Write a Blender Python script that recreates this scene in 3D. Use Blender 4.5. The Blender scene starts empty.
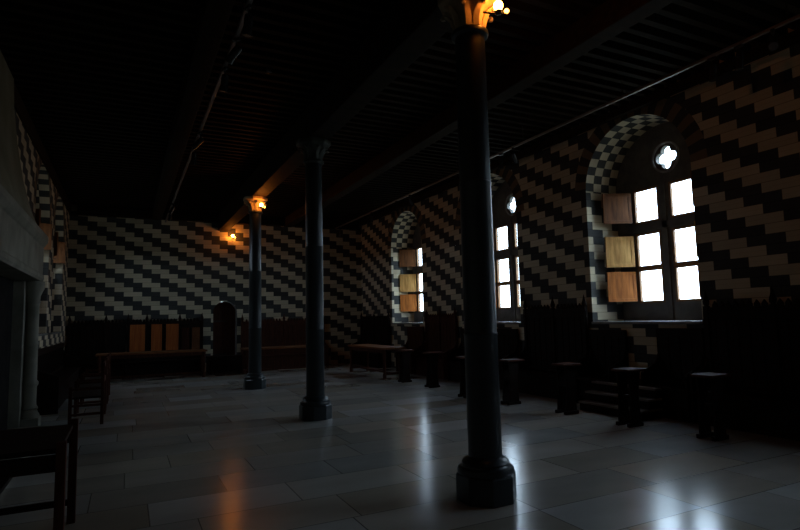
import bpy, bmesh, math, random
from mathutils import Matrix, Vector
from mathutils.geometry import delaunay_2d_cdt
random.seed(7)
PI = math.pi
col = bpy.context.scene.collection
SC = bpy.context.scene

# ------------------------------------------------------------------ room numbers
XR, XL, YB, YN = 7.8, -1.6, 18.93, -2.6
ZC = 5.2            # underside of joists
ROW, BW = 0.143, 0.513
DEPL = 0.55
DEP = 0.9           # depth of the window niches
SPR, SILL = 3.9, 1.40

# ------------------------------------------------------------------ materials
def new_mat(name):
    m = bpy.data.materials.new(name); m.use_nodes = True
    nt = m.node_tree; b = nt.nodes['Principled BSDF']
    return m, nt, b

def N(nt, typ, **kw):
    n = nt.nodes.new(typ)
    for k, v in kw.items(): setattr(n, k, v)
    return n

def mth(nt, op, a, b=None):
    n = N(nt, 'ShaderNodeMath', operation=op)
    for i, v in enumerate((a, b)):
        if v is None: continue
        if isinstance(v, (int, float)): n.inputs[i].default_value = v
        else: nt.links.new(v, n.inputs[i])
    return n.outputs[0]

def noisy(name, c1, c2, rough=0.5, scale=4.0, stretch=(1, 1, 1), bump=0.0, spec=0.5, metallic=0.0, rvar=0.0, detail=5):
    m, nt, b = new_mat(name)
    tc = N(nt, 'ShaderNodeTexCoord'); mp = N(nt, 'ShaderNodeMapping')
    mp.inputs['Scale'].default_value = stretch
    nt.links.new(tc.outputs['Object'], mp.inputs['Vector'])
    no = N(nt, 'ShaderNodeTexNoise'); no.inputs['Scale'].default_value = scale; no.inputs['Detail'].default_value = detail
    nt.links.new(mp.outputs[0], no.inputs['Vector'])
    cr = N(nt, 'ShaderNodeValToRGB')
    cr.color_ramp.elements[0].position = 0.3; cr.color_ramp.elements[1].position = 0.7
    cr.color_ramp.elements[0].color = (*c1, 1); cr.color_ramp.elements[1].color = (*c2, 1)
    nt.links.new(no.outputs['Fac'], cr.inputs[0]); nt.links.new(cr.outputs[0], b.inputs['Base Color'])
    b.inputs['Roughness'].default_value = rough
    b.inputs['Specular IOR Level'].default_value = spec
    b.inputs['Metallic'].default_value = metallic
    if rvar:
        r = mth(nt, 'ADD', mth(nt, 'MULTIPLY', no.outputs['Fac'], rvar), rough - rvar / 2)
        nt.links.new(r, b.inputs['Roughness'])
    if bump:
        bp = N(nt, 'ShaderNodeBump'); bp.inputs['Strength'].default_value = bump; bp.inputs['Distance'].default_value = 0.02
        nt.links.new(no.outputs['Fac'], bp.inputs['Height']); nt.links.new(bp.outputs[0], b.inputs['Normal'])
    return m

def chequer(name, row, bw, shift, light, dark, period=2):
    """painted stepped blocks; UV holds metres"""
    m, nt, b = new_mat(name)
    uv = N(nt, 'ShaderNodeUVMap'); sp = N(nt, 'ShaderNodeSeparateXYZ')
    nt.links.new(uv.outputs[0], sp.inputs[0])
    U, V = sp.outputs[0], sp.outputs[1]
    rv = mth(nt, 'DIVIDE', mth(nt, 'SUBTRACT', 4.88, V), row)
    k = mth(nt, 'FLOOR', rv); fv = mth(nt, 'SUBTRACT', rv, k)
    t = mth(nt, 'DIVIDE', mth(nt, 'SUBTRACT', U, mth(nt, 'MULTIPLY', k, shift)), bw)
    kt = mth(nt, 'FLOOR', t); ft = mth(nt, 'SUBTRACT', t, kt)
    par = mth(nt, 'FLOORED_MODULO', kt, 2.0)
    # per-block variation
    cb = N(nt, 'ShaderNodeCombineXYZ'); nt.links.new(kt, cb.inputs[0]); nt.links.new(k, cb.inputs[1])
    wn = N(nt, 'ShaderNodeTexWhiteNoise', noise_dimensions='2D'); nt.links.new(cb.outputs[0], wn.inputs['Vector'])
    no = N(nt, 'ShaderNodeTexNoise'); no.inputs['Scale'].default_value = 3.0; no.inputs['Detail'].default_value = 6
    nt.links.new(uv.outputs[0], no.inputs['Vector'])
    mix = N(nt, 'ShaderNodeMix', data_type='RGBA')
    mix.inputs[6].default_value = (*light, 1); mix.inputs[7].default_value = (*dark, 1)
    nt.links.new(par, mix.inputs[0])
    # joint mask
    def edge(f, w):
        a = mth(nt, 'LESS_THAN', f, w); c = mth(nt, 'GREATER_THAN', f, 1 - w)
        return mth(nt, 'MAXIMUM', a, c)
    e = mth(nt, 'MAXIMUM', edge(fv, 0.035), edge(ft, 0.010))
    mid = mth(nt, 'LESS_THAN', mth(nt, 'ABSOLUTE', mth(nt, 'SUBTRACT', fv, 0.5)), 0.03)
    val = mth(nt, 'ADD', 0.72, mth(nt, 'ADD', mth(nt, 'MULTIPLY', wn.outputs['Value'], 0.28), mth(nt, 'MULTIPLY', no.outputs['Fac'], 0.25)))
    val = mth(nt, 'MULTIPLY', val, mth(nt, 'SUBTRACT', 1.0, mth(nt, 'MULTIPLY', e, 0.45)))
    val = mth(nt, 'MULTIPLY', val, mth(nt, 'SUBTRACT', 1.0, mth(nt, 'MULTIPLY', mid, 0.10)))
    sc = N(nt, 'ShaderNodeVectorMath', operation='SCALE')
    nt.links.new(mix.outputs[2], sc.inputs[0]); nt.links.new(val, sc.inputs['Scale'])
    nt.links.new(sc.outputs[0], b.inputs['Base Color'])
    b.inputs['Roughness'].default_value = 0.8; b.inputs['Specular IOR Level'].default_value = 0.2
    return m

LIGHT = (0.56, 0.49, 0.34); DARK = (0.050, 0.052, 0.050)
M = {}
M['wall'] = chequer('painted_blocks', ROW, BW, BW / 2, LIGHT, DARK)
M['soffit'] = chequer('arch_chequers', 0.2, 0.155, 0.155, LIGHT, DARK)
M['vouss'] = chequer('arch_ring', 40.0, 0.17, 0.0, (0.20, 0.15, 0.09), DARK)
M['marble'] = noisy('black_marble', (0.007, 0.010, 0.012), (0.026, 0.034, 0.037), 0.33, 3.0, (1, 1, .4), 0.04, 0.5, rvar=0.06)
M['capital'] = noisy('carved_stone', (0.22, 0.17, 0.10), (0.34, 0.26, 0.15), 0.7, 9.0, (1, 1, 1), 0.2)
M['shaded_cap'] = noisy('shaded_carved_stone', (0.03, 0.036, 0.032), (0.07, 0.08, 0.07), 0.5, 9.0, (1, 1, 1), 0.2)  # carved stone for the lampless capital, its shade put into the colour
M['oak'] = noisy('dark_oak', (0.006, 0.004, 0.003), (0.016, 0.008, 0.005), 0.6, 3.0, (1, 1, 6), 0.1, 0.12)
M['oak_h'] = noisy('ceiling_oak', (0.008, 0.0045, 0.002), (0.024, 0.013, 0.005), 0.75, 2.0, (1, 6, 6), 0.1, 0.15)
M['board'] = noisy('ceiling_board', (0.02, 0.011, 0.006), (0.05, 0.028, 0.014), 0.7, 2.0, (6, 1, 1), 0.1, 0.2)
M['redoak'] = noisy('red_oak', (0.03, 0.009, 0.005), (0.075, 0.022, 0.010), 0.7, 3.0, (8, 8, 1), 0.1, 0.15)
M['orange'] = noisy('orange_oak', (0.30, 0.075, 0.016), (0.48, 0.14, 0.03), 0.5, 3.0, (9, 9, .6), 0.1, 0.3)
M['tabletop'] = noisy('table_oak', (0.10, 0.036, 0.012), (0.19, 0.075, 0.026), 0.5, 2.5, (1, 8, 1), 0.05, 0.25)
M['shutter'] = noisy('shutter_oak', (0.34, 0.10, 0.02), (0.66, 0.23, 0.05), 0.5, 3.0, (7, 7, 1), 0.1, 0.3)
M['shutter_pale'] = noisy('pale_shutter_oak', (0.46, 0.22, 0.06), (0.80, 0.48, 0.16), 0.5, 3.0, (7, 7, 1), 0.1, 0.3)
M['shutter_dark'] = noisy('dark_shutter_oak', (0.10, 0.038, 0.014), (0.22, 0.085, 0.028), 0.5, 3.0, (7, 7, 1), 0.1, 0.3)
M['glinting'] = noisy('glint_tread', (0.12, 0.10, 0.08), (0.22, 0.19, 0.16), 0.35, 4.0, (1, 1, 1), 0.1, 0.4)  # window glint on the step tops, put into a paler colour
M['casement'] = noisy('casement_oak', (0.20, 0.10, 0.04), (0.32, 0.17, 0.07), 0.5, 4.0, (1, 1, 3), 0.05, 0.3)
M['tracery'] = noisy('grey_sandstone', (0.10, 0.10, 0.095), (0.17, 0.165, 0.15), 0.8, 5.0, (1, 1, 1), 0.1, 0.2)
M['sill'] = noisy('pale_sill_stone', (0.22, 0.22, 0.21), (0.34, 0.34, 0.32), 0.25, 5.0, (1, 1, 1), 0.1, 0.5)
M['fp'] = noisy('hearth_stone', (0.16, 0.155, 0.12), (0.27, 0.26, 0.21), 0.75, 3.0, (1, 1, 1), 0.15, 0.2)
M['soot'] = noisy('sooty_iron', (0.006, 0.006, 0.006), (0.02, 0.019, 0.018), 0.95, 3.0, spec=0.05)
M['metal'] = noisy('black_enamel', (0.02, 0.02, 0.022), (0.03, 0.03, 0.033), 0.22, 5.0, spec=0.6)
M['rail'] = noisy('track_aluminium', (0.22, 0.20, 0.19), (0.30, 0.27, 0.25), 0.4, 5.0, metallic=0.8)
M['lens'] = noisy('lamp_glass', (0.04, 0.04, 0.045), (0.06, 0.06, 0.065), 0.1, 5.0, spec=0.6)
M['iron'] = noisy('wrought_iron', (0.02, 0.018, 0.016), (0.05, 0.045, 0.04), 0.45, 12.0, metallic=0.6)
M['plaster'] = noisy('hood_plaster', (0.13, 0.12, 0.075), (0.22, 0.20, 0.14), 0.85, 1.6, (1, 1, 1), 0.1, 0.2)

def floor_mat():
    m, nt, b = new_mat('polished_slabs')
    tc = N(nt, 'ShaderNodeTexCoord'); sp = N(nt, 'ShaderNodeSeparateXYZ'); nt.links.new(tc.outputs['Object'], sp.inputs[0])
    RH = 0.62
    rv = mth(nt, 'DIVIDE', sp.outputs[1], RH); k = mth(nt, 'FLOOR', rv); fv = mth(nt, 'SUBTRACT', rv, k)
    w1 = N(nt, 'ShaderNodeTexWhiteNoise', noise_dimensions='1D'); nt.links.new(k, w1.inputs['W'])
    wid = mth(nt, 'ADD', 0.85, mth(nt, 'MULTIPLY', w1.outputs['Value'], 0.6))
    t = mth(nt, 'DIVIDE', mth(nt, 'ADD', sp.outputs[0], mth(nt, 'MULTIPLY', w1.outputs['Value'], 7.3)), wid)
    kt = mth(nt, 'FLOOR', t); ft = mth(nt, 'SUBTRACT', t, kt)
    cb = N(nt, 'ShaderNodeCombineXYZ'); nt.links.new(kt, cb.inputs[0]); nt.links.new(k, cb.inputs[1])
    wn = N(nt, 'ShaderNodeTexWhiteNoise', noise_dimensions='2D'); nt.links.new(cb.outputs[0], wn.inputs['Vector'])
    no = N(nt, 'ShaderNodeTexNoise'); no.inputs['Scale'].default_value = 1.1; no.inputs['Detail'].default_value = 5
    mp = N(nt, 'ShaderNodeMapping'); mp.inputs['Scale'].default_value = (1, 2.2, 1); nt.links.new(tc.outputs['Object'], mp.inputs['Vector'])
    nt.links.new(mp.outputs[0], no.inputs['Vector'])
    def edge(f, w): return mth(nt, 'MAXIMUM', mth(nt, 'LESS_THAN', f, w), mth(nt, 'GREATER_THAN', f, 1 - w))
    e = mth(nt, 'MAXIMUM', edge(fv, 0.008), edge(ft, 0.004))
    cm = N(nt, 'ShaderNodeMix', data_type='RGBA'); cm.inputs[6].default_value = (0.34, 0.30, 0.24, 1); cm.inputs[7].default_value = (0.37, 0.375, 0.36, 1)
    nt.links.new(wn.outputs['Value'], cm.inputs[0])
    sep = N(nt, 'ShaderNodeSeparateColor'); nt.links.new(wn.outputs['Color'], sep.inputs[0])
    val = mth(nt, 'ADD', 0.50, mth(nt, 'ADD', mth(nt, 'MULTIPLY', sep.outputs[1], 0.42), mth(nt, 'MULTIPLY', no.outputs['Fac'], 0.5)))
    val = mth(nt, 'MULTIPLY', val, mth(nt, 'SUBTRACT', 1.0, mth(nt, 'MULTIPLY', e, 0.7)))
    sc = N(nt, 'ShaderNodeVectorMath', operation='SCALE'); nt.links.new(cm.outputs[2], sc.inputs[0]); nt.links.new(val, sc.inputs['Scale'])
    nt.links.new(sc.outputs[0], b.inputs['Base Color'])
    r = mth(nt, 'MINIMUM', 0.262, mth(nt, 'ADD', 0.145, mth(nt, 'ADD', mth(nt, 'MULTIPLY', no.outputs['Fac'], 0.06), mth(nt, 'MULTIPLY', sep.outputs[0], 0.05))))
    nt.links.new(r, b.inputs['Roughness']); b.inputs['Specular IOR Level'].default_value = 0.32
    n2 = N(nt, 'ShaderNodeTexNoise'); n2.inputs['Scale'].default_value = 2.5; n2.inputs['Detail'].default_value = 3
    nt.links.new(tc.outputs['Object'], n2.inputs['Vector'])
    h = mth(nt, 'SUBTRACT', mth(nt, 'MULTIPLY', n2.outputs['Fac'], 0.35), mth(nt, 'MULTIPLY', e, 0.12))
    bp = N(nt, 'ShaderNodeBump'); bp.inputs['Strength'].default_value = 0.3; bp.inputs['Distance'].default_value = 0.01
    nt.links.new(h, bp.inputs['Height']); nt.links.new(bp.outputs[0], b.inputs['Normal'])
    return m
M['floor'] = floor_mat()

def glass_mat():
    m = bpy.data.materials.new('window_glass'); m.use_nodes = True; nt = m.node_tree; nt.nodes.clear()
    o = N(nt, 'ShaderNodeOutputMaterial'); t = N(nt, 'ShaderNodeBsdfTransparent'); g = N(nt, 'ShaderNodeBsdfGlossy')
    t.inputs[0].default_value = (0.93, 0.96, 1.0, 1); g.inputs['Roughness'].default_value = 0.05
    mx = N(nt, 'ShaderNodeMixShader'); mx.inputs[0].default_value = 0.05
    nt.links.new(t.outputs[0], mx.inputs[1]); nt.links.new(g.outputs[0], mx.inputs[2]); nt.links.new(mx.outputs[0], o.inputs[0])
    return m
M['glass'] = glass_mat()

def emit_mat(name, c, s):
    m = bpy.data.materials.new(name); m.use_nodes = True; nt = m.node_tree; nt.nodes.clear()
    o = N(nt, 'ShaderNodeOutputMaterial'); e = N(nt, 'ShaderNodeEmission')
    e.inputs[0].default_value = (*c, 1); e.inputs[1].default_value = s
    nt.links.new(e.outputs[0], o.inputs[0]); return m
M['bulb'] = emit_mat('amber_bulb', (1.0, 0.27, 0.03), 140.0)
M['bulb_small'] = emit_mat('amber_pilot', (1.0, 0.36, 0.05), 14.0)

# ------------------------------------------------------------------ mesh helpers
class MB:
    def __init__(s): s.bm = bmesh.new()
    def box(s, x0, x1, y0, y1, z0, z1, mat=None):
        v = [s.bm.verts.new((x, y, z)) for x in (x0, x1) for y in (y0, y1) for z in (z0, z1)]
        if mat is not None:
            for q in v: q.co = mat @ q.co
        for f in ((0, 1, 3, 2), (4, 6, 7, 5), (0, 4, 5, 1), (2, 3, 7, 6), (0, 2, 6, 4), (1, 5, 7, 3)):
            s.bm.faces.new([v[i] for i in f])
        return s
    def prism(s, pts, axis, a, b):
        """pts 2D polygon extruded along axis from a to b"""
        def mk(p, t):
            return {'x': (t, p[0], p[1]), 'y': (p[0], t, p[1]), 'z': (p[0], p[1], t)}[axis]
        A = [s.bm.verts.new(mk(p, a)) for p in pts]; B = [s.bm.verts.new(mk(p, b)) for p in pts]
        n = len(pts)
        s.bm.faces.new(A[::-1]); s.bm.faces.new(B)
        for i in range(n): s.bm.faces.new((A[i], A[(i + 1) % n], B[(i + 1) % n], B[i]))
        return s
    def lathe(s, prof, seg=24, cx=0, cy=0, rot=0.0, axis='z', z0=0.0):
        rings = []
        for r, z in prof:
            ring = []
            for i in range(seg):
                a = 2 * PI * i / seg + rot
                p = (cx + r * math.cos(a), cy + r * math.sin(a), z0 + z)
                if axis == 'x': p = (z0 + z, cx + r * math.cos(a), cy + r * math.sin(a))
                ring.append(s.bm.verts.new(p))
            rings.append(ring)
        for a, b in zip(rings, rings[1:]):
            for i in range(seg): s.bm.faces.new((a[i], a[(i + 1) % seg], b[(i + 1) % seg], b[i]))
        s.bm.faces.new(rings[0][::-1]); s.bm.faces.new(rings[-1])
        return s
    def tube(s, pts, r, seg=8):
        pts = [Vector(p) for p in pts]; rings = []
        for i, p in enumerate(pts):
            d = (pts[min(i + 1, len(pts) - 1)] - pts[max(i - 1, 0)]).normalized()
            u = d.cross(Vector((0, 0, 1)))
            if u.length < 1e-3: u = Vector((1, 0, 0))
            u.normalize(); w = d.cross(u)
            rr = r[i] if isinstance(r, (list, tuple)) else r
            rings.append([s.bm.verts.new(p + u * rr * math.cos(2 * PI * k / seg) + w * rr * math.sin(2 * PI * k / seg)) for k in range(seg)])
        for a, b in zip(rings, rings[1:]):
            for i in range(seg): s.bm.faces.new((a[i], a[(i + 1) % seg], b[(i + 1) % seg], b[i]))
        s.bm.faces.new(rings[0][::-1]); s.bm.faces.new(rings[-1])
        return s
    def build(s, name, mat, parent=None, bevel=0.0, smooth=False):
        bmesh.ops.recalc_face_normals(s.bm, faces=s.bm.faces)
        me = bpy.data.meshes.new(name); s.bm.to_mesh(me); s.bm.free()
        me.materials.append(mat)
        if smooth:
            for p in me.polygons: p.use_smooth = True
        o = bpy.data.objects.new(name, me); col.objects.link(o)
        if smooth:
            me.set_sharp_from_angle(angle=math.radians(40))
        if bevel:
            b = o.modifiers.new('bevel', 'BEVEL'); b.width = bevel; b.segments = 2; b.limit_method = 'ANGLE'
        if parent: o.parent = parent
        return o

def tag(o, label=None, cat=None, group=None, kind=None):
    if label: o['label'] = label
    if cat: o['category'] = cat
    if group: o['group'] = group
    if kind: o['kind'] = kind
    return o

def empty(name, loc=(0, 0, 0), rz=0.0):
    o = bpy.data.objects.new(name, None); col.objects.link(o)
    o.location = loc; o.rotation_euler = (0, 0, rz); o.empty_display_size = 0.2
    return o

def copy_tree(o, parent=None):
    c = o.copy(); col.objects.link(c); c.parent = parent
    for ch in list(o.children): copy_tree(ch, c)
    return c

def struct(o):
    o['kind'] = 'structure'; return o

# ------------------------------------------------------------------ shell
m = MB(); m.box(XL - 1.2, XR + 1.2, YN - .3, YB + .5, -0.3, 0.0)
struct(m.build('floor', M['floor']))

def uv_wall(name, faces):
    """faces: list of (verts3d, uvs, material index)"""
    bm = bmesh.new(); uvl = bm.loops.layers.uv.new('UVMap'); cache = {}
    def V(p):
        k = tuple(round(c, 5) for c in p)
        if k not in cache: cache[k] = bm.verts.new(p)
        return cache[k]
    for vs, uvs, mi in faces:
        try: f = bm.faces.new([V(p) for p in vs])
        except ValueError: continue
        f.material_index = mi
        for l, t in zip(f.loops, uvs): l[uvl].uv = t
    me = bpy.data.meshes.new(name); bm.to_mesh(me); bm.free()
    for k in ('wall', 'soffit', 'vouss', 'tracery'): me.materials.append(M[k])
    o = bpy.data.objects.new(name, me); col.objects.link(o)
    return struct(o)

ZT = 5.6
def side_wall(name, X, sgn, wins, u_of_y, v_off=0.0, DEP=DEP):
    """wall in plane X, niches dug towards sgn; wins = [(yc, r)]"""
    F = []
    def W(y, z): return (X, y, z)
    def quad(y0, y1, z0, z1):
        if z1 - z0 < 1e-4 or y1 - y0 < 1e-4: return
        F.append(([W(y0, z0), W(y1, z0), W(y1, z1), W(y0, z1)], [(u_of_y(y0), z0), (u_of_y(y1), z0), (u_of_y(y1), z1), (u_of_y(y0), z1)], 0))
    rw = 0.28
    prev = YN
    n = 24
    for yc, r in wins:
        y0, y1 = yc - r, yc + r; R = r + rw
        quad(prev, yc - R, 0, ZT); prev = yc + R
        quad(yc - R, yc + R, 0, SILL)
        quad(yc - R, y0, SILL, SPR); quad(y1, yc + R, SILL, SPR)
        for i in range(n):
            a0, a1 = PI - PI * i / n, PI - PI * (i + 1) / n
            def P(rad, a): return (yc + rad * math.cos(a), min(SPR + rad * math.sin(a), ZT))
            p0, p1, q0, q1 = P(r, a0), P(r, a1), P(R, a0), P(R, a1)
            arc = R * (PI - a0), R * (PI - a1)
            F.append(([W(*p0), W(*p1), W(*q1), W(*q0)], [(arc[0] + 50, 1), (arc[1] + 50, 1), (arc[1] + 50, 1.3), (arc[0] + 50, 1.3)], 2))
            F.append(([W(*q0), W(*q1), W(q1[0], ZT), W(q0[0], ZT)], [(u_of_y(q0[0]), q0[1]), (u_of_y(q1[0]), q1[1]), (u_of_y(q1[0]), ZT), (u_of_y(q0[0]), ZT)], 0))
            # soffit
            Xo = X + sgn * DEP
            s0, s1 = r * (PI - a0), r * (PI - a1)
            F.append(([(X, *p0), (X, *p1), (Xo, *p1), (Xo, *p0)], [(s0, 4.88 - 0.0), (s1, 4.88), (s1, 4.88 - DEP), (s0, 4.88 - DEP)], 1))
        Xo = X + sgn * DEP
        for y, du in ((y0, 1), (y1, -1)):
            ua = u_of_y(y)
            F.append(([(X, y, SILL), (X, y, SPR), (Xo, y, SPR), (Xo, y, SILL)], [(ua, SILL), (ua, SPR), (ua + DEP, SPR), (ua + DEP, SILL)], 0))
        F.append(([(X, y0, SILL), (X, y1, SILL), (Xo, y1, SILL), (Xo, y0, SILL)], [(0, 0), (1, 0), (1, 1), (0, 1)], 3))
    quad(prev, YB, 0, ZT)
    F = [(vs, [(a, b + v_off) for a, b in uvs] if mi == 0 else uvs, mi) for vs, uvs, mi in F]
    return uv_wall(name, F)

WR = [(2.2, 1.06), (6.555, 1.095), (10.9, 1.15), (15.27, 1.05)]
WOFF = [0.0, 0.035, 0.09, 0.10]
V_R = 4.88 - 13 * ROW - 3.05
U_R = 4.96 + 13 * BW / 2 + 2 * BW * 0
side_wall('wall_right', XR, 1, WR, lambda y: -y + U_R, v_off=V_R)
WL = [(13.4, 1.08), (16.45, 1.08)]
side_wall('wall_left', XL, -1, WL, lambda y: y, DEP=DEPL)

# back wall with arched door recess
DX, DR, DS = 2.92, 0.38, 1.91
V_B = 0.0
def back_wall():
    F = []; n = 16; u0 = 1.12
    def quad(x0, x1, z0, z1):
        F.append(([(x0, YB, z0), (x1, YB, z0), (x1, YB, z1), (x0, YB, z1)], [(x0 + u0, z0), (x1 + u0, z0), (x1 + u0, z1), (x0 + u0, z1)], 0))
    quad(XL, DX - DR, 0, ZT); quad(DX + DR, XR, 0, ZT)
    Y2 = YB + 0.45
    for i in range(n):
        a0, a1 = PI - PI * i / n, PI - PI * (i + 1) / n
        p0 = (DX + DR * math.cos(a0), DS + DR * math.sin(a0)); p1 = (DX + DR * math.cos(a1), DS + DR * math.sin(a1))
        F.append(([(p0[0], YB, p0[1]), (p1[0], YB, p1[1]), (p1[0], YB, ZT), (p0[0], YB, ZT)],
                  [(p0[0] + u0, p0[1]), (p1[0] + u0, p1[1]), (p1[0] + u0, ZT), (p0[0] + u0, ZT)], 0))
        F.append(([(p0[0], YB, p0[1]), (p1[0], YB, p1[1]), (p1[0], Y2, p1[1]), (p0[0], Y2, p0[1])], [(0, 0)] * 4, 3))
    for x in (DX - DR, DX + DR):
        F.append(([(x, YB, 0), (x, YB, DS), (x, Y2, DS), (x, Y2, 0)], [(0, 0)] * 4, 3))
    return uv_wall('wall_back', F)
back_wall()
F = [([(XL, YN, 0), (XR, YN, 0), (XR, YN, ZT), (XL, YN, ZT)], [(XL, 0), (XR, 0), (XR, ZT), (XL, ZT)], 0)]
uv_wall('wall_front', F)

# door in the back wall
d = struct(empty('door_1', (DX, YB + .3, 0)))
def arch_pts(w, spr, n=16):
    return [(-w, 0), (w, 0)] + [(w * math.cos(PI * i / n), spr + w * math.sin(PI * i / n)) for i in range(n + 1)]
MB().prism(arch_pts(DR - .005, DS), 'y', 0, .06).build('leaf', M['redoak'], d)
b = MB()
for z in (0.5, 1.6): b.box(-.33, .1, -.012, 0, z, z + .06)
b.build('strap_hinge', M['iron'], d)
MB().tube([(.22, -.05, 1.0), (.22, -.05, 1.12)], .012).build('door_handle', M['iron'], d)

# ceiling: boards + cross joists
b = MB(); b.box(XL - 1.0, XR + 1.0, YN, YB + .5, ZC + .13, ZC + .45)
y = YN + .2
while y < YB:
    b.box(XL, XR, y, y + .09, ZC, ZC + .14); y += .235
struct(b.build('ceiling', M['oak_h'], None, bevel=0.0))
for i, (x, z0, w) in enumerate(((0.8, 4.88, .26), (2.84, 4.635, .34), (5.02, 4.88, .26), (XL + .02, 4.9, .04), (XR - .06, 5.06, .12))):
    b = MB(); b.box(x - w / 2, x + w / 2, YN, YB - .002, z0, ZC)
    struct(b.build('trim_%d' % (i + 1), M['oak_h'], None, bevel=.015))
b = MB(); b.box(XL + .2, XR - .12, YB - .16, YB - .004, 4.90, ZC)
struct(b.build('trim_6', M['oak_h']))

# ------------------------------------------------------------------ windows
def curve_plate(name, outline, holes, x0, x1, mat, parent, sgn):
    """filled 2D outline with holes, in (y,z), extruded x0..x1 (local)"""
    loops = [outline] + holes
    co2, ed = [], []
    for lp in loops:
        k = len(co2); co2 += [Vector(q) for q in lp]
        ed += [(k + i, k + (i + 1) % len(lp)) for i in range(len(lp))]
    vs, es, fs, *_ = delaunay_2d_cdt(co2, ed, [], 0, 1e-6)
    def inside(p, lp):
        c = False
        for i in range(len(lp)):
            (ax, ay), (bx, by) = lp[i], lp[(i + 1) % len(lp)]
            if (ay > p[1]) != (by > p[1]) and p[0] < (bx - ax) * (p[1] - ay) / (by - ay) + ax: c = not c
        return c
    bm = bmesh.new()
    va = [bm.verts.new((x0, v[0], v[1])) for v in vs]
    fl = []
    for f in fs:
        c = (sum(vs[i][0] for i in f) / len(f), sum(vs[i][1] for i in f) / len(f))
        if inside(c, outline) and not any(inside(c, h) for h in holes): fl.append(bm.faces.new([va[i] for i in f]))
    ex = bmesh.ops.extrude_face_region(bm, geom=fl)
    for g in ex['geom']:
        if isinstance(g, bmesh.types.BMVert): g.co.x = x1
    bmesh.ops.recalc_face_normals(bm, faces=bm.faces)
    me = bpy.data.meshes.new(name); bm.to_mesh(me); bm.free(); me.materials.append(mat)
    o = bpy.data.objects.new(name, me); col.objects.link(o); o.parent = parent
    return o

def circ(cy, cz, r, n=28, a0=0): return [(cy + r * math.cos(a0 + 2 * PI * i / n), cz + r * math.sin(a0 + 2 * PI * i / n)) for i in range(n)]
def quatre(cy, cz, R=.115, r=.096, n=10):
    pts = []
    # each lobe: arc centred at distance R, joined where neighbouring lobes meet
    t = (R + math.sqrt(2 * r * r - R * R)) / 2
    half = math.atan2(t, t - R) - 1e-3
    for k in range(4):
        c = k * PI / 2; ox, oz = cy + R * math.cos(c), cz + R * math.sin(c)
        for i in range(n + 1):
            a = c - half + 2 * half * i / n
            pts.append((ox + r * math.cos(a), oz + r * math.sin(a)))
    return pts

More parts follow.
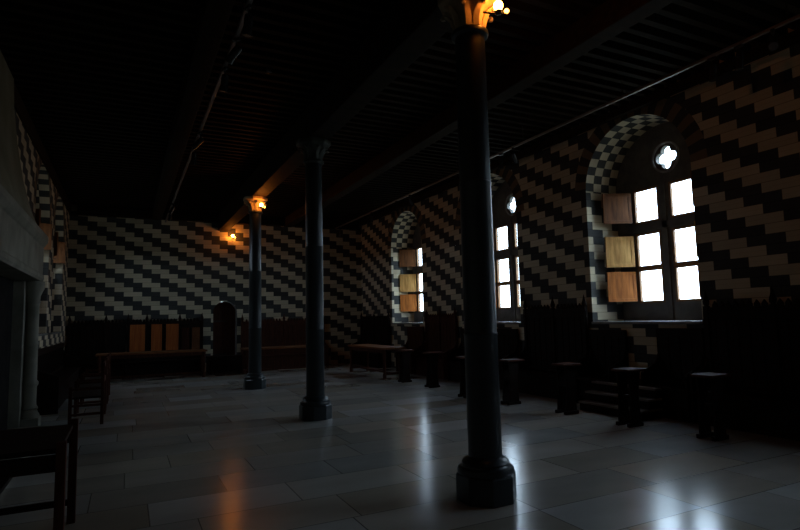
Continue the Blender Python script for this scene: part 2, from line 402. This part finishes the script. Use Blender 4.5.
OPEN = [(1.77, 3.07), (3.25, 3.90)]
GL = [(1.81, 2.36), (2.46, 3.03), (3.29, 3.86)]
A, B = 0.11, 0.66
def make_window(name, X, yc, r, sgn, lit=True, shut_open=True, off=0.0, dep=None, open_rows=(1, 2, 3)):
    dep = dep or DEP; oculus = lit and 1 in open_rows
    w = struct(empty(name, (X + sgn * dep, yc, 0)))
    n = 24
    rr = r - .003
    outline = [(-rr, SILL), (rr, SILL)] + [(rr * math.cos(PI * i / n), SPR + rr * math.sin(PI * i / n)) for i in range(n + 1)]
    holes = []
    for s in (-1, 1):
        for z0, z1 in OPEN:
            a, b_ = sorted((off + s * A, off + s * B)); holes.append([(a, z0), (a, z1), (b_, z1), (b_, z0)])
    oz = 4.36; oy = -.10
    if oculus: holes.append(quatre(off + oy, oz))
    x0, x1 = sorted((sgn * -.10, sgn * 0.0))
    curve_plate('stone_tracery', outline, holes, x0, x1, M['tracery'], w, sgn)
    # moulded ring round the quatrefoil
    b = MB(); pts = [(sgn * -.11, q[0], q[1]) for q in circ(off + oy, oz, .265)]; pts.append(pts[0]); b.tube(pts, .022, 8)
    b.build('oculus_ring', M['sill'], w, smooth=True)
    b = MB(); x = sgn * -.13
    b.box(min(x, -sgn * .10), max(x, -sgn * .10), off - .045, off + .045, SILL, 4.0)
    b.build('mullion', M['tracery'], w)
    b = MB(); b.box(min(x, -sgn * .10), max(x, -sgn * .10), -r + .02, r - .02, 3.10, 3.22)
    b.build('transom', M['tracery'], w)
    if oculus:
        b = MB(); b.box(-.005, .005, off + oy - .22, off + oy + .22, oz - .22, oz + .22); g = b.build('pane', M['glass'], w); g.location = (sgn * -.05, 0, 0)
    for s in (-1, 1):
        for z0, z1 in OPEN:                                   # oak casement frames
            a, b_ = sorted((off + s * A, off + s * B)); xa, xb = sorted((sgn * -.105, sgn * -.06)); f = .04
            m = MB()
            m.box(xa, xb, a, a + f, z0, z1); m.box(xa, xb, b_ - f, b_, z0, z1)
            m.box(xa, xb, a + f, b_ - f, z0, z0 + f); m.box(xa, xb, a + f, b_ - f, z1 - f, z1)
            if z1 < 3.2: m.box(xa, xb, a + f, b_ - f, 2.36, 2.46)
            fr = m.build('casement', M['casement'], w, bevel=.004)
            if lit:
                for g0, g1 in GL:
                    if z0 < g0 < z1:
                        q = MB().box(sgn * -.083 - .003, sgn * -.083 + .003, a + f, b_ - f, g0, g1).build('pane', M['glass'], fr)
        for g0, g1 in GL:                                     # panelled wooden shutters
            L, H = .54, g1 - g0 + .01
            m = MB(); m.box(0, L, -.012, .012, 0, H)
            fw = .06
            m.box(0, L, -.02, .02, 0, fw); m.box(0, L, -.02, .02, H - fw, H)
            m.box(0, fw, -.0199, .0199, fw, H - fw); m.box(L - fw, L, -.0199, .0199, fw, H - fw)
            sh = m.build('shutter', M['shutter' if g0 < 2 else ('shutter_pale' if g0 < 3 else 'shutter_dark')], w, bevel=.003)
            if shut_open and (1 + (g0 > 2) + (g0 > 3)) in open_rows:
                sh.location = (sgn * -.125, off + s * (B + .035), g0 - .005)
                ang = math.radians(26) * s
                sh.rotation_euler = (0, 0, (PI - ang) if sgn > 0 else ang)
            else:
                sh.location = (sgn * -.13, off + s * (B + .03), g0 - .03); sh.rotation_euler = (0, 0, -s * PI / 2)
            b = MB(); b.box(.02, .3, -.026, -.02, .1, .13); b.box(.02, .3, -.026, -.02, H - .13, H - .1); b.build('strap_hinge', M['iron'], sh)
    xs = sorted((-sgn * .13, -sgn * (dep + .05)))
    MB().box(xs[0], xs[1], -r - .0 + .004, r - .004, SILL + .002, SILL + .05).build('window_sill', M['sill'], w, bevel=.008)
    if lit:
        # daylight sampling portal at the opening (guides the sky light only, emits nothing)
        ld = bpy.data.lights.new('sky_portal', 'AREA'); ld.shape = 'RECTANGLE'; ld.size = 1.5; ld.size_y = 3.2
        ld.cycles.is_portal = True
        lo = bpy.data.objects.new('sky_portal', ld); col.objects.link(lo); lo.parent = w
        lo.location = (sgn * .06, 0, 3.15); lo.rotation_euler = (PI / 2, 0, PI / 2 * sgn) 
    return w

for i, (yc, r) in enumerate(WR): make_window('window_%d' % (i + 1), XR, yc, r, 1, off=WOFF[i])
for i, (yc, r) in enumerate(WL): make_window('window_%d' % (i + 5), XL, yc, r, -1, lit=True, shut_open=True, dep=DEPL, open_rows=(3,))

# ------------------------------------------------------------------ columns
def make_column(y, label, capmat):
    c = tag(empty('column', (XC[y], y, 0)), label, 'column', 'row of black marble columns'); c.scale = (1, 1, .988)
    MB().lathe([(.270, 0), (.270, .22), (.262, .235)], 8, rot=PI / 8).build('plinth', M['marble'], c, bevel=.008)
    MB().lathe([(.248, .235), (.252, .26), (.242, .285), (.212, .295), (.204, .31), (.212, .325), (.198, .345), (.18, .36), (.152, .375)], 32).build('base_moulding', M['marble'], c, smooth=True)
    MB().lathe([(.150, .37), (.149, 1.44), (.153, 1.445), (.153, 1.465), (.148, 1.47), (.146, 2.84), (.150, 2.845), (.150, 2.865), (.145, 2.87), (.141, 4.29)], 32).build('shaft', M['marble'], c, smooth=True)
    MB().lathe([(.15, 4.285), (.175, 4.30), (.18, 4.32), (.175, 4.34), (.15, 4.355)], 32).build('neck_ring', capmat if capmat is M['shaded_cap'] else M['marble'], c, smooth=True)
    MB().lathe([(.138, 4.35), (.14, 4.42), (.155, 4.50), (.19, 4.56), (.235, 4.595)], 28).build('capital', capmat, c, smooth=True)
    for k in range(8):
        a = 2 * PI * k / 8
        m = MB(); prof = [(.145, 4.36, .045), (.155, 4.42, .055), (.175, 4.48, .05), (.215, 4.53, .042), (.26, 4.555, .034), (.275, 4.54, .026), (.262, 4.52, .016)]
        ring = []
        for rr, z, wd in prof:
            vs = []
            for sw, dr in ((-1, -.006), (0, .012), (1, -.006)):
                ang = a + sw * wd / rr
                vs.append(m.bm.verts.new(((rr + dr) * math.cos(ang), (rr + dr) * math.sin(ang), z)))
            for sw, dr in ((1, -.03), (-1, -.03)):
                ang = a + sw * wd / rr
                vs.append(m.bm.verts.new(((rr + dr) * math.cos(ang), (rr + dr) * math.sin(ang), z)))
            ring.append(vs)
        for p, q in zip(ring, ring[1:]):
            for i in range(5): m.bm.faces.new((p[i], p[(i + 1) % 5], q[(i + 1) % 5], q[i]))
        m.bm.faces.new(ring[0]); m.bm.faces.new(ring[-1][::-1])
        m.build('carved_leaf', capmat, c, smooth=True)
    MB().lathe([(.24, 4.59), (.29, 4.61), (.30, 4.63), (.30, 4.688)], 8, rot=PI / 8).build('abacus', capmat, c, bevel=.006)
    return c
YC = (4.18, 8.85, 13.55); XC = dict(zip(YC, (2.88, 2.80, 2.79)))
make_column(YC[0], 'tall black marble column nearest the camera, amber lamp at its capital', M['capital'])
make_column(YC[1], 'black marble column, middle one of the row, with an unlit capital', M['shaded_cap'])
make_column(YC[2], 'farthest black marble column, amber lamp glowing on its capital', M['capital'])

# ------------------------------------------------------------------ amber lamps
def amber_lamp(loc, label, direction):
    l = tag(empty('wall_lamp', loc), label, 'lamp', 'amber lamps along the hall')
    dx, dy = direction
    n = math.hypot(dx, dy); dx, dy = dx / n, dy / n
    MB().tube([(-dx * .14, -dy * .14, -.03), (-dx * .06, -dy * .06, -.05), (0, 0, -.05)], .010).build('bracket', M['iron'], l)
    MB().lathe([(.018, -.075), (.034, -.06), (.036, -.035), (.026, -.028)], 16).build('socket', M['iron'], l, smooth=True)
    MB().lathe([(.012, -.03), (.034, -.012), (.044, .012), (.040, .038), (.022, .058), (.006, .064)], 16).build('bulb', M['bulb'], l, smooth=True)
    q = MB().lathe([(.008, -.02), (.02, -.008), (.024, .006), (.014, .02), (.004, .024)], 12).build('pilot_bulb', M['bulb_small'], l, smooth=True)
    q.location = (.07, -.03, -.035)
    MB().tube([(.07, -.03, -.058), (.04, -.015, -.062), (0, 0, -.055)], .007).build('arm', M['iron'], l)
    return l
amber_lamp((3.00, 3.88, 4.42), 'amber lamp on the capital of the nearest column', (1, -.7))
amber_lamp((2.86, 13.2, 4.38), 'amber lamp on the capital of the farthest column', (.4, -1))
amber_lamp((3.12, 18.76, 4.44), 'amber lamp fixed high on the back wall above the arched door', (0, -1))

# ------------------------------------------------------------------ lighting tracks and spotlights
def track(x, y0, y1, z, label):
    t = tag(empty('lighting_track', (x, y0, z)), label, 'track', 'lighting tracks')
    MB().box(-.022, .022, 0, y1 - y0, -.02, .02).build('rail', M['rail'], t, bevel=.004)
    for k in range(7):
        y = (y1 - y0) * (k + .5) / 7
        MB().tube([(0, y, .02), (0, y, ZC - z)], .008).build('hanger', M['iron'], t)
    return t
track(6.72, 2.2, 18.7, 4.88, 'long metal lighting track running above the window side')
track(0.82 + .22, 2.2, 18.7, 4.80, 'dim lighting track above the fireplace side of the hall')

def make_spot(loc, yaw, tilt, label):
    s = tag(empty('spotlight', loc, yaw), label, 'spotlight', 'spotlights on the tracks')
    MB().box(-.02, .02, -.05, .05, -.03, .0).build('adapter', M['metal'], s, bevel=.004)
    MB().tube([(0, 0, -.03), (0, 0, -.09)], .008).build('stem', M['metal'], s)
    m = MB(); m.lathe([(.030, .06), (.042, .05), (.045, 0), (.045, -.10), (.052, -.14), (.052, -.15)], 20)
    can = m.build('lamp_can', M['metal'], s, smooth=True); can.location = (0, 0, -.15); can.rotation_euler = (tilt, 0, 0)
    ln = MB().lathe([(.046, -.151), (.046, -.153)], 20).build('lens', M['lens'], can)
    return s
for i, (y, dz, yaw, tilt, lab) in enumerate((
        (18.2, 0, .6, .3, 'small black spotlight at the far end of the window side track'),
        (15.4, 0, 0, .1, 'black spotlight on the window side track, just beyond the farthest window'),
        (13.6, 0, 1.2, .2, 'upright black spotlight beside the left of the farthest window arch'),
        (12.8, 0, -1.2, .7, 'tilted black spotlight above the apex of the farthest window'),
        (8.8, 0, .3, .1, 'black spotlight hanging just right of the nearest column shaft'),
        (8.4, 0, -1.0, .8, 'tilted spotlight beside the one right of the nearest column'),
        (4.3, 0, .2, .1, 'black spotlight on the track above the nearest window, farther of the pair'),
        (3.95, 0, 0, .1, 'black spotlight near the upper right, nearer of the pair'),
        (3.55, 0, 2.0, .9, 'tilted spotlight nearest the camera on the window side track'))):
    make_spot((6.72, y, 4.86), yaw, tilt, lab)
for i, (y, yaw, tilt, lab) in enumerate((
        (16.6, .4, .1, 'spotlight at the far end of the fireplace side track, near the back wall'),
        (15.6, 1.4, .5, 'spotlight second from the back wall on the fireplace side track'),
        (10.4, .2, .2, 'spotlight in the middle of the fireplace side track'),
        (9.5, 1.2, .8, 'tilted spotlight beside the middle one on the fireplace side track'),
        (6.9, .3, .2, 'spotlight near the top of the picture on the fireplace side track'),
        (6.1, 1.0, .7, 'tilted spotlight beside the one near the top of the fireplace side track'),
        (5.4, .3, .2, 'topmost spotlight on the fireplace side track'))):
    make_spot((1.04, y, 4.78), yaw, tilt, lab)
sd = tag(empty('smoke_detector', (1.76, 7.62, ZC)), 'small round smoke detector under the dark ceiling', 'smoke detector')
MB().lathe([(.05, 0), (.055, -.02), (.045, -.045), (.02, -.05)], 20).build('housing', M['lens'], sd, smooth=True)

# ------------------------------------------------------------------ high-backed settles
def settle(loc, rz, L, H, label, posts, D=.48, panels=None, mat='oak', cresting=True, category='settle', group=None):
    """local: x along the length, back at y=0, front at -D"""
    s = tag(empty('settle', loc, rz), label, category, group or 'settles along the walls')
    m = MB(); m.box(0, L, -.05, -.015, .10, H)
    n = max(3, int(L / .16))
    for i in range(n + 1):                       # raised vertical battens
        x = L * i / n; m.box(max(0, x - .012), min(L, x + .012), -.062, -.05, .5, H - .12)
    m.box(0, L, -.07, -.05, H - .12, H); m.box(0, L, -.07, -.05, .46, .54)
    m.build('backrest', M[mat], s, bevel=.004)
    for x in posts:
        p = MB().box(x - .035, x + .035, -.085, -.015, 0, H + .07).build('post', M[mat], s, bevel=.004)
        MB().lathe([(.022, H + .07), (.042, H + .10), (.046, H + .14), (.03, H + .19), (.016, H + .25), (.004, H + .30)], 12, cy=-.05, cx=x).build('finial', M[mat], p, smooth=True)
    if cresting:
        m = MB()
        k = int(L / .1)
        m.box(.02, L - .02, -.055, -.03, H, H + .05)
        for i in range(k):
            x = .03 + (L - .06) * (i + .5) / k
            if any(abs(x - q) < .06 for q in posts): continue
            m.prism([(x - .036, H + .05), (x + .036, H + .05), (x + .036, H + .085), (x, H + .14), (x - .036, H + .085)], 'y', -.055, -.03)
        m.build('cresting', M[mat], s)
    MB().box(.0, L, -D, -.06, .43, .47).build('seat', M[mat], s, bevel=.006)
    MB().box(.03, L - .03, -D + .05, -D + .08, .0, .43).build('front_panel', M[mat], s)
    for x in (0.0, L - .04):
        m = MB(); m.prism([(-D, 0), (-.06, 0), (-.06, .95), (-.14, .80), (-D + .08, .70), (-D, .66)], 'x', x + .001, x + .039)
        m.build('end_panel', M[mat], s, bevel=.004)
    if panels:
        for x0, x1, z0, z1, mt, lb in panels:
            m = MB(); m.box(x0, x1, -.095, -.068, z0, z1)
            w = (x1 - x0) / 4
            for i in range(5): m.box(max(x0, x0 + w * i - .012), min(x1, x0 + w * i + .012), -.108, -.095, z0, z1)
            q = m.build('panel', M[mt], s, bevel=.004)
            if lb: q['label'] = lb
    return s
# back wall, left of the door
settle((XL + .05, YB - .02, 0), 0, 1.55, 1.62, 'dark high-backed settle in the far left corner', [.05, 1.0], .45)
OP = 'orange brown upright board panel'
settle((0.02, YB - .02, 0), 0, 2.2, 1.62, 'high-backed settle with orange brown panels left of the arched door', [.03, .55, 1.50, 2.17], .5,
       [(.08, .50, .75, 1.58, 'orange', OP), (.68, .98, .75, 1.58, 'orange', OP), (1.10, 1.46, .75, 1.58, 'orange', OP), (1.56, 1.78, .75, 1.45, 'redoak', None), (1.86, 2.10, .75, 1.45, 'tabletop', None)])
settle((3.42, YB - .02, 0), 0, 2.9, 1.55, 'red brown high-backed settle right of the arched door', [.04, 1.45, 2.86], .5, mat='redoak')
# right wall
def rset(y_far, y_near, H, label, posts, x=XR - .03, **k):
    return settle((x, y_far, 0), -PI / 2, y_far - y_near, H, label, posts, **k)
rset(18.85, 16.4, 1.55, 'dark settle in the far right corner beyond the farthest window', [.05, 1.2, 2.4])
rset(13.95, 12.3, 1.55, 'dark settle between the middle and farthest windows', [.05, .8, 1.6], mat='redoak')
rset(9.55, 7.72, 1.66, 'tall crested settle between the nearest and middle windows', [.06, .92, 1.78])
rset(7.66, 6.85, 1.30, 'low-backed bench under the left half of the nearest window', [], cresting=False)
st = tag(empty('steps', (6.82, 5.84, 0)), 'dark wooden steps leading up to the nearest window', 'steps')
for i in range(3):
    MB().box(.16 * i + .015, .455, .02, 1.26, .15 * i + (.0 if i == 0 else .0001), .15 * (i + 1) - .03).build('riser', M['oak'], st)
    MB().box(.16 * i, .455, .0, 1.28, .15 * (i + 1) - .03, .15 * (i + 1) - .0001).build('tread', M['glinting'], st, bevel=.005)
rset(6.22, 5.42, 1.34, 'narrow low-backed bench under the right edge of the nearest window', [], cresting=False)
rset(5.38, 2.4, 1.60, 'long tall crested settle right of the nearest window', [.05, 1.0, 2.0, 2.93])
rset(15.1, 14.1, 1.33, 'low red brown bench beneath the farthest window', [], cresting=False, mat='redoak')
rset(12.1, 9.8, 1.30, 'low-backed bench beneath the middle window behind the nearest column', [], cresting=False)

# ------------------------------------------------------------------ tall narrow stands in front of the settles
def make_stand(loc, label, rz=0, mat='redoak'):
    s = tag(empty('stool', loc, rz), label, 'stool', 'tall stools along the window side')
    MB().box(-.02, .36, -.15, .15, .765, .80).build('seat', M[mat], s, bevel=.006)
    for y in (-.11, .09):
        m = MB(); m.prism([(.03, .05), (.24, .05), (.22, .30), (.22, .5), (.27, .765), (.03, .765), (.06, .5), (.05, .3)], 'y', y, y + .03)
        leg = m.build('leg', M['oak'], s, bevel=.004)
        MB().box(-.01, .27, y - .012, y + .042, 0, .055).build('foot', M['oak'], leg, bevel=.008)
    MB().box(.13, .17, -.085, .095, .35, .43).build('stretcher', M['oak'], s)
    return s
for x, y, lb in ((6.50, 4.62, 'dark tall stool nearest the camera along the window side'),
                 (6.32, 5.74, 'tall stool with pale worn top below the nearest window'),
                 (6.30, 6.97, 'tall brown-topped stool before the tall crested settle'),
                 (6.16, 8.25, 'tall stool just right of the nearest column'),
                 (6.00, 9.45, 'tall stool seen just left of the nearest column'),
                 (6.20, 11.2, 'tall stool before the settle between two windows'),
                 (6.15, 12.5, 'tall stool farthest along the window side, near the long table')):
    make_stand((x, y, 0), lb)

# ------------------------------------------------------------------ tables
def table(loc, L, W, H, label, rz=0, top='tabletop', leg='redoak', solid_end=False):
    t = tag(empty('table', loc, rz), label, 'table', 'long tables')
    MB().box(0, L, 0, W, H - .05, H).build('tabletop', M[top], t, bevel=.006)
    MB().box(.06, L - .06, .06, .09, H - .15, H - .05).build('apron', M[leg], t)
    MB().box(.06, L - .06, W - .09, W - .06, H - .15, H - .05).build('apron', M[leg], t)
    for x in (.05, L - .13):
        for y in (.04, W - .12):
            MB().lathe([(.05, 0), (.05, .12), (.03, .16), (.045, .35), (.032, .5), (.05, .56), (.05, H - .05)], 12, cx=x + .04, cy=y + .04).build('leg', M[leg], t, smooth=True)
    MB().box(.09, L - .09, W / 2 - .03, W / 2 + .03, .1, .15).build('stretcher', M[leg], t)
    for x in (.06, L - .12):
        MB().box(x, x + .06, .08, W - .08, .1, .16).build('stretcher', M[leg], t)
    return t
table((-.74, 17.2, 0), 2.9, .75, .80, 'long brown table before the orange-panelled settle')
table((3.16, 16.75, 0), 2.3, .8, .80, 'long table seen between the middle and farthest columns')
table((6.08, 13.36, 0), 2.6, .7, .82, 'long table in the far right corner with a pale brown top', rz=PI / 2 )
t = bpy.context.scene.objects['table.002']; t.location = (6.78, 13.36, 0)
t = tag(empty('table', (-1.42, 4.36, 0)), 'dark heavy square-legged table in the lower left, nearest the camera', 'table')
MB().box(.0, 1.045, .03, 1.03, .755, .79).build('tabletop', M['oak'], t, bevel=.005)
for x in (.0, 1.02):
    for y in (.0, 1.0):
        MB().box(x, x + .06, y, y + .06, 0, .83).build('leg', M['redoak'], t, bevel=.005)
for y in (.015, 1.015):
    MB().box(.06, 1.02, y, y + .03, .64, .75).build('apron', M['oak'], t, bevel=.004)
    MB().box(.06, 1.02, y, y + .03, .14, .19).build('stretcher', M['oak'], t, bevel=.004)
MB().box(.06, .70, .06, .98, .50, .53).build('shelf', M['oak'], t, bevel=.004)

ch = tag(empty('chest', (2.28, 17.95, 0)), 'low dark chest standing before the arched door', 'chest')
MB().box(0, 1.06, 0, .5, .06, .50).build('body', M['oak'], ch, bevel=.006)
MB().box(-.02, 1.08, -.02, .52, .50, .55).build('lid', M['oak'], ch, bevel=.006)
for x in (.03, .95): MB().box(x, x + .08, .03, .47, 0, .06).build('foot', M['oak'], ch)

# ------------------------------------------------------------------ open-ended benches facing the fireplace
def bench(loc, L, label, rz=0):
    s = tag(empty('bench', loc, rz), label, 'bench', 'open benches facing the fireplace')
    # local: back along y at x=0, seat towards -x
    for y in (0, L - .05):
        MB().box(-.05, 0, y, y + .05, 0, .98).build('post', M['redoak'], s, bevel=.004)
        MB().box(-.50, -.45, y, y + .05, 0, .62).build('leg', M['redoak'], s, bevel=.004)
        for z in (.16, .30, .56): MB().box(-.45, -.05, y + .01, y + .04, z, z + .035).build('rung', M['redoak'], s)
    MB().box(-.50, -.0501, .0501, L - .0501, .42, .45).build('seat', M['oak'], s)
    for z in (.62, .88): MB().box(-.04, -.015, .05, L - .05, z, z + .08).build('back_rail', M['redoak'], s)
    return s
bench((-.30, 10.32, 0), 1.15, 'open ladder-sided bench facing the fireplace, nearest of three')
bench((-.30, 11.85, 0), 1.05, 'open ladder-sided bench facing the fireplace, middle of three')
bench((-.30, 13.3, 0), 1.15, 'open ladder-sided bench facing the fireplace, farthest of three')
settle((XL + .03, 12.0, 0), PI / 2, 5.6, 1.15, 'long low dark settle along the left wall beyond the fireplace', [], cresting=False)

# ------------------------------------------------------------------ fireplace
fp = tag(empty('fireplace', (XL, 0, 0)), 'great carved stone fireplace with a tapering hood on the left wall', 'fireplace')
y0, y1 = 5.5, 10.6
m = MB()
prof = [(0.001, 2.32), (.36, 2.32), (.38, 2.36), (.38, 2.42), (.36, 2.44), (.36, 2.88), (.38, 2.90), (.42, 2.97), (.42, 3.05), (.40, 3.08), (0.001, 3.08)]
m.prism(prof, 'y', y0, y1); m.build('mantel', M['fp'], fp, bevel=.006)
m = MB()
lev = [(3.08, .33, 5.45, 10.55), (3.4, .22, 5.9, 10.25), (3.8, .14, 6.3, 9.95), (4.3, .09, 6.7, 9.65), (4.8, .06, 6.9, 9.45), (ZC, .05, 6.95, 9.40)]
rings = [[m.bm.verts.new(q) for q in ((.002, ya, z), (x, ya, z), (x, yb, z), (.002, yb, z))] for z, x, ya, yb in lev]
m.bm.faces.new(rings[0]); m.bm.faces.new(rings[-1])
for a, c in zip(rings, rings[1:]):
    for i in range(4): m.bm.faces.new((a[i], a[(i + 1) % 4], c[(i + 1) % 4], c[i]))
m.build('hood', M['plaster'], fp)
for y, yy in ((y1 - .25, y1 - .05), (y0 + .05, y0 + .25)):
    MB().box(.001, .17, y - .1, y + .3 if y > 8 else y + .3, .0, 2.31).build('jamb', M['fp'], fp, bevel=.01)
    cx, cy = .26, y + .12
    MB().box(cx - .15, cx + .15, cy - .15, cy + .15, 0, .18).build('plinth', M['fp'], fp, bevel=.01)
    MB().lathe([(.14, .18), (.145, .22), (.12, .26), (.11, .30), (.125, .33), (.10, .37), (.095, .42), (.095, .66), (.115, .69), (.115, .73), (.093, .76), (.09, 1.30), (.098, 1.31), (.098, 1.34), (.09, 1.35), (.088, 1.95), (.11, 1.98), (.095, 2.01), (.10, 2.08), (.13, 2.16), (.15, 2.2), (.15, 2.315)], 24, cx=cx, cy=cy).build('colonnette', M['fp'], fp, smooth=True)
MB().box(.001, .03, y0 + .5, y1 - .4, 0, 2.31).build('fireback', M['soot'], fp)
MB().box(.03, .55, y0 + .4, y1 - .35, 0, .08).build('hearth', M['fp'], fp, bevel=.01)

# ------------------------------------------------------------------ world
w = bpy.data.worlds.new('sky'); SC.world = w; w.use_nodes = True; nt = w.node_tree
bg = nt.nodes['Background']
tc = N(nt, 'ShaderNodeTexCoord'); sp = N(nt, 'ShaderNodeSeparateXYZ'); nt.links.new(tc.outputs['Generated'], sp.inputs[0])
cr = N(nt, 'ShaderNodeValToRGB')
e = cr.color_ramp.elements; e[0].position = 0.0; e[0].color = (.14, .16, .15, 1); e[1].position = 1.0; e[1].color = (.72, .86, 1.0, 1)
q = e.new(.495); q.color = (.16, .19, .18, 1); q = e.new(.505); q.color = (.78, .91, 1.0, 1); q = e.new(.65); q.color = (.70, .87, 1.0, 1)
nt.links.new(mth(nt, 'MULTIPLY_ADD', sp.outputs[2], .5), cr.inputs[0])
cr.inputs[0].links[0].from_node.inputs[2].default_value = .5
nt.links.new(cr.outputs[0], bg.inputs[0]); bg.inputs[1].default_value = 12.0

# ------------------------------------------------------------------ camera
f, pitch, yaw, roll = 550.0, 9.5942e-02, 0.46162, -0.0232513
cy, sy = math.cos(yaw), math.sin(yaw)
Fv = Vector((sy, cy, 0)); Rv = Vector((cy, -sy, 0)); Uv = Vector((0, 0, 1))
F2 = Fv * math.cos(pitch) + Uv * math.sin(pitch); U2 = Uv * math.cos(pitch) - Fv * math.sin(pitch)
R3 = Rv * math.cos(roll) + U2 * math.sin(roll); U3 = U2 * math.cos(roll) - Rv * math.sin(roll)
cam = bpy.data.cameras.new('camera'); co = bpy.data.objects.new('camera', cam); col.objects.link(co)
mt = Matrix((R3, U3, -F2)).transposed().to_4x4(); mt.translation = (0, 0, 1.6)
co.matrix_world = mt
cam.sensor_width = 36; cam.lens = f / 800 * 36; cam.clip_start = .05; cam.clip_end = 200
SC.camera = co
SC.view_settings.view_transform = 'Standard'; SC.view_settings.look = 'None'
SC.view_settings.gamma = 1.0; SC.view_settings.exposure = 0.0; SC.view_settings.use_curve_mapping = False
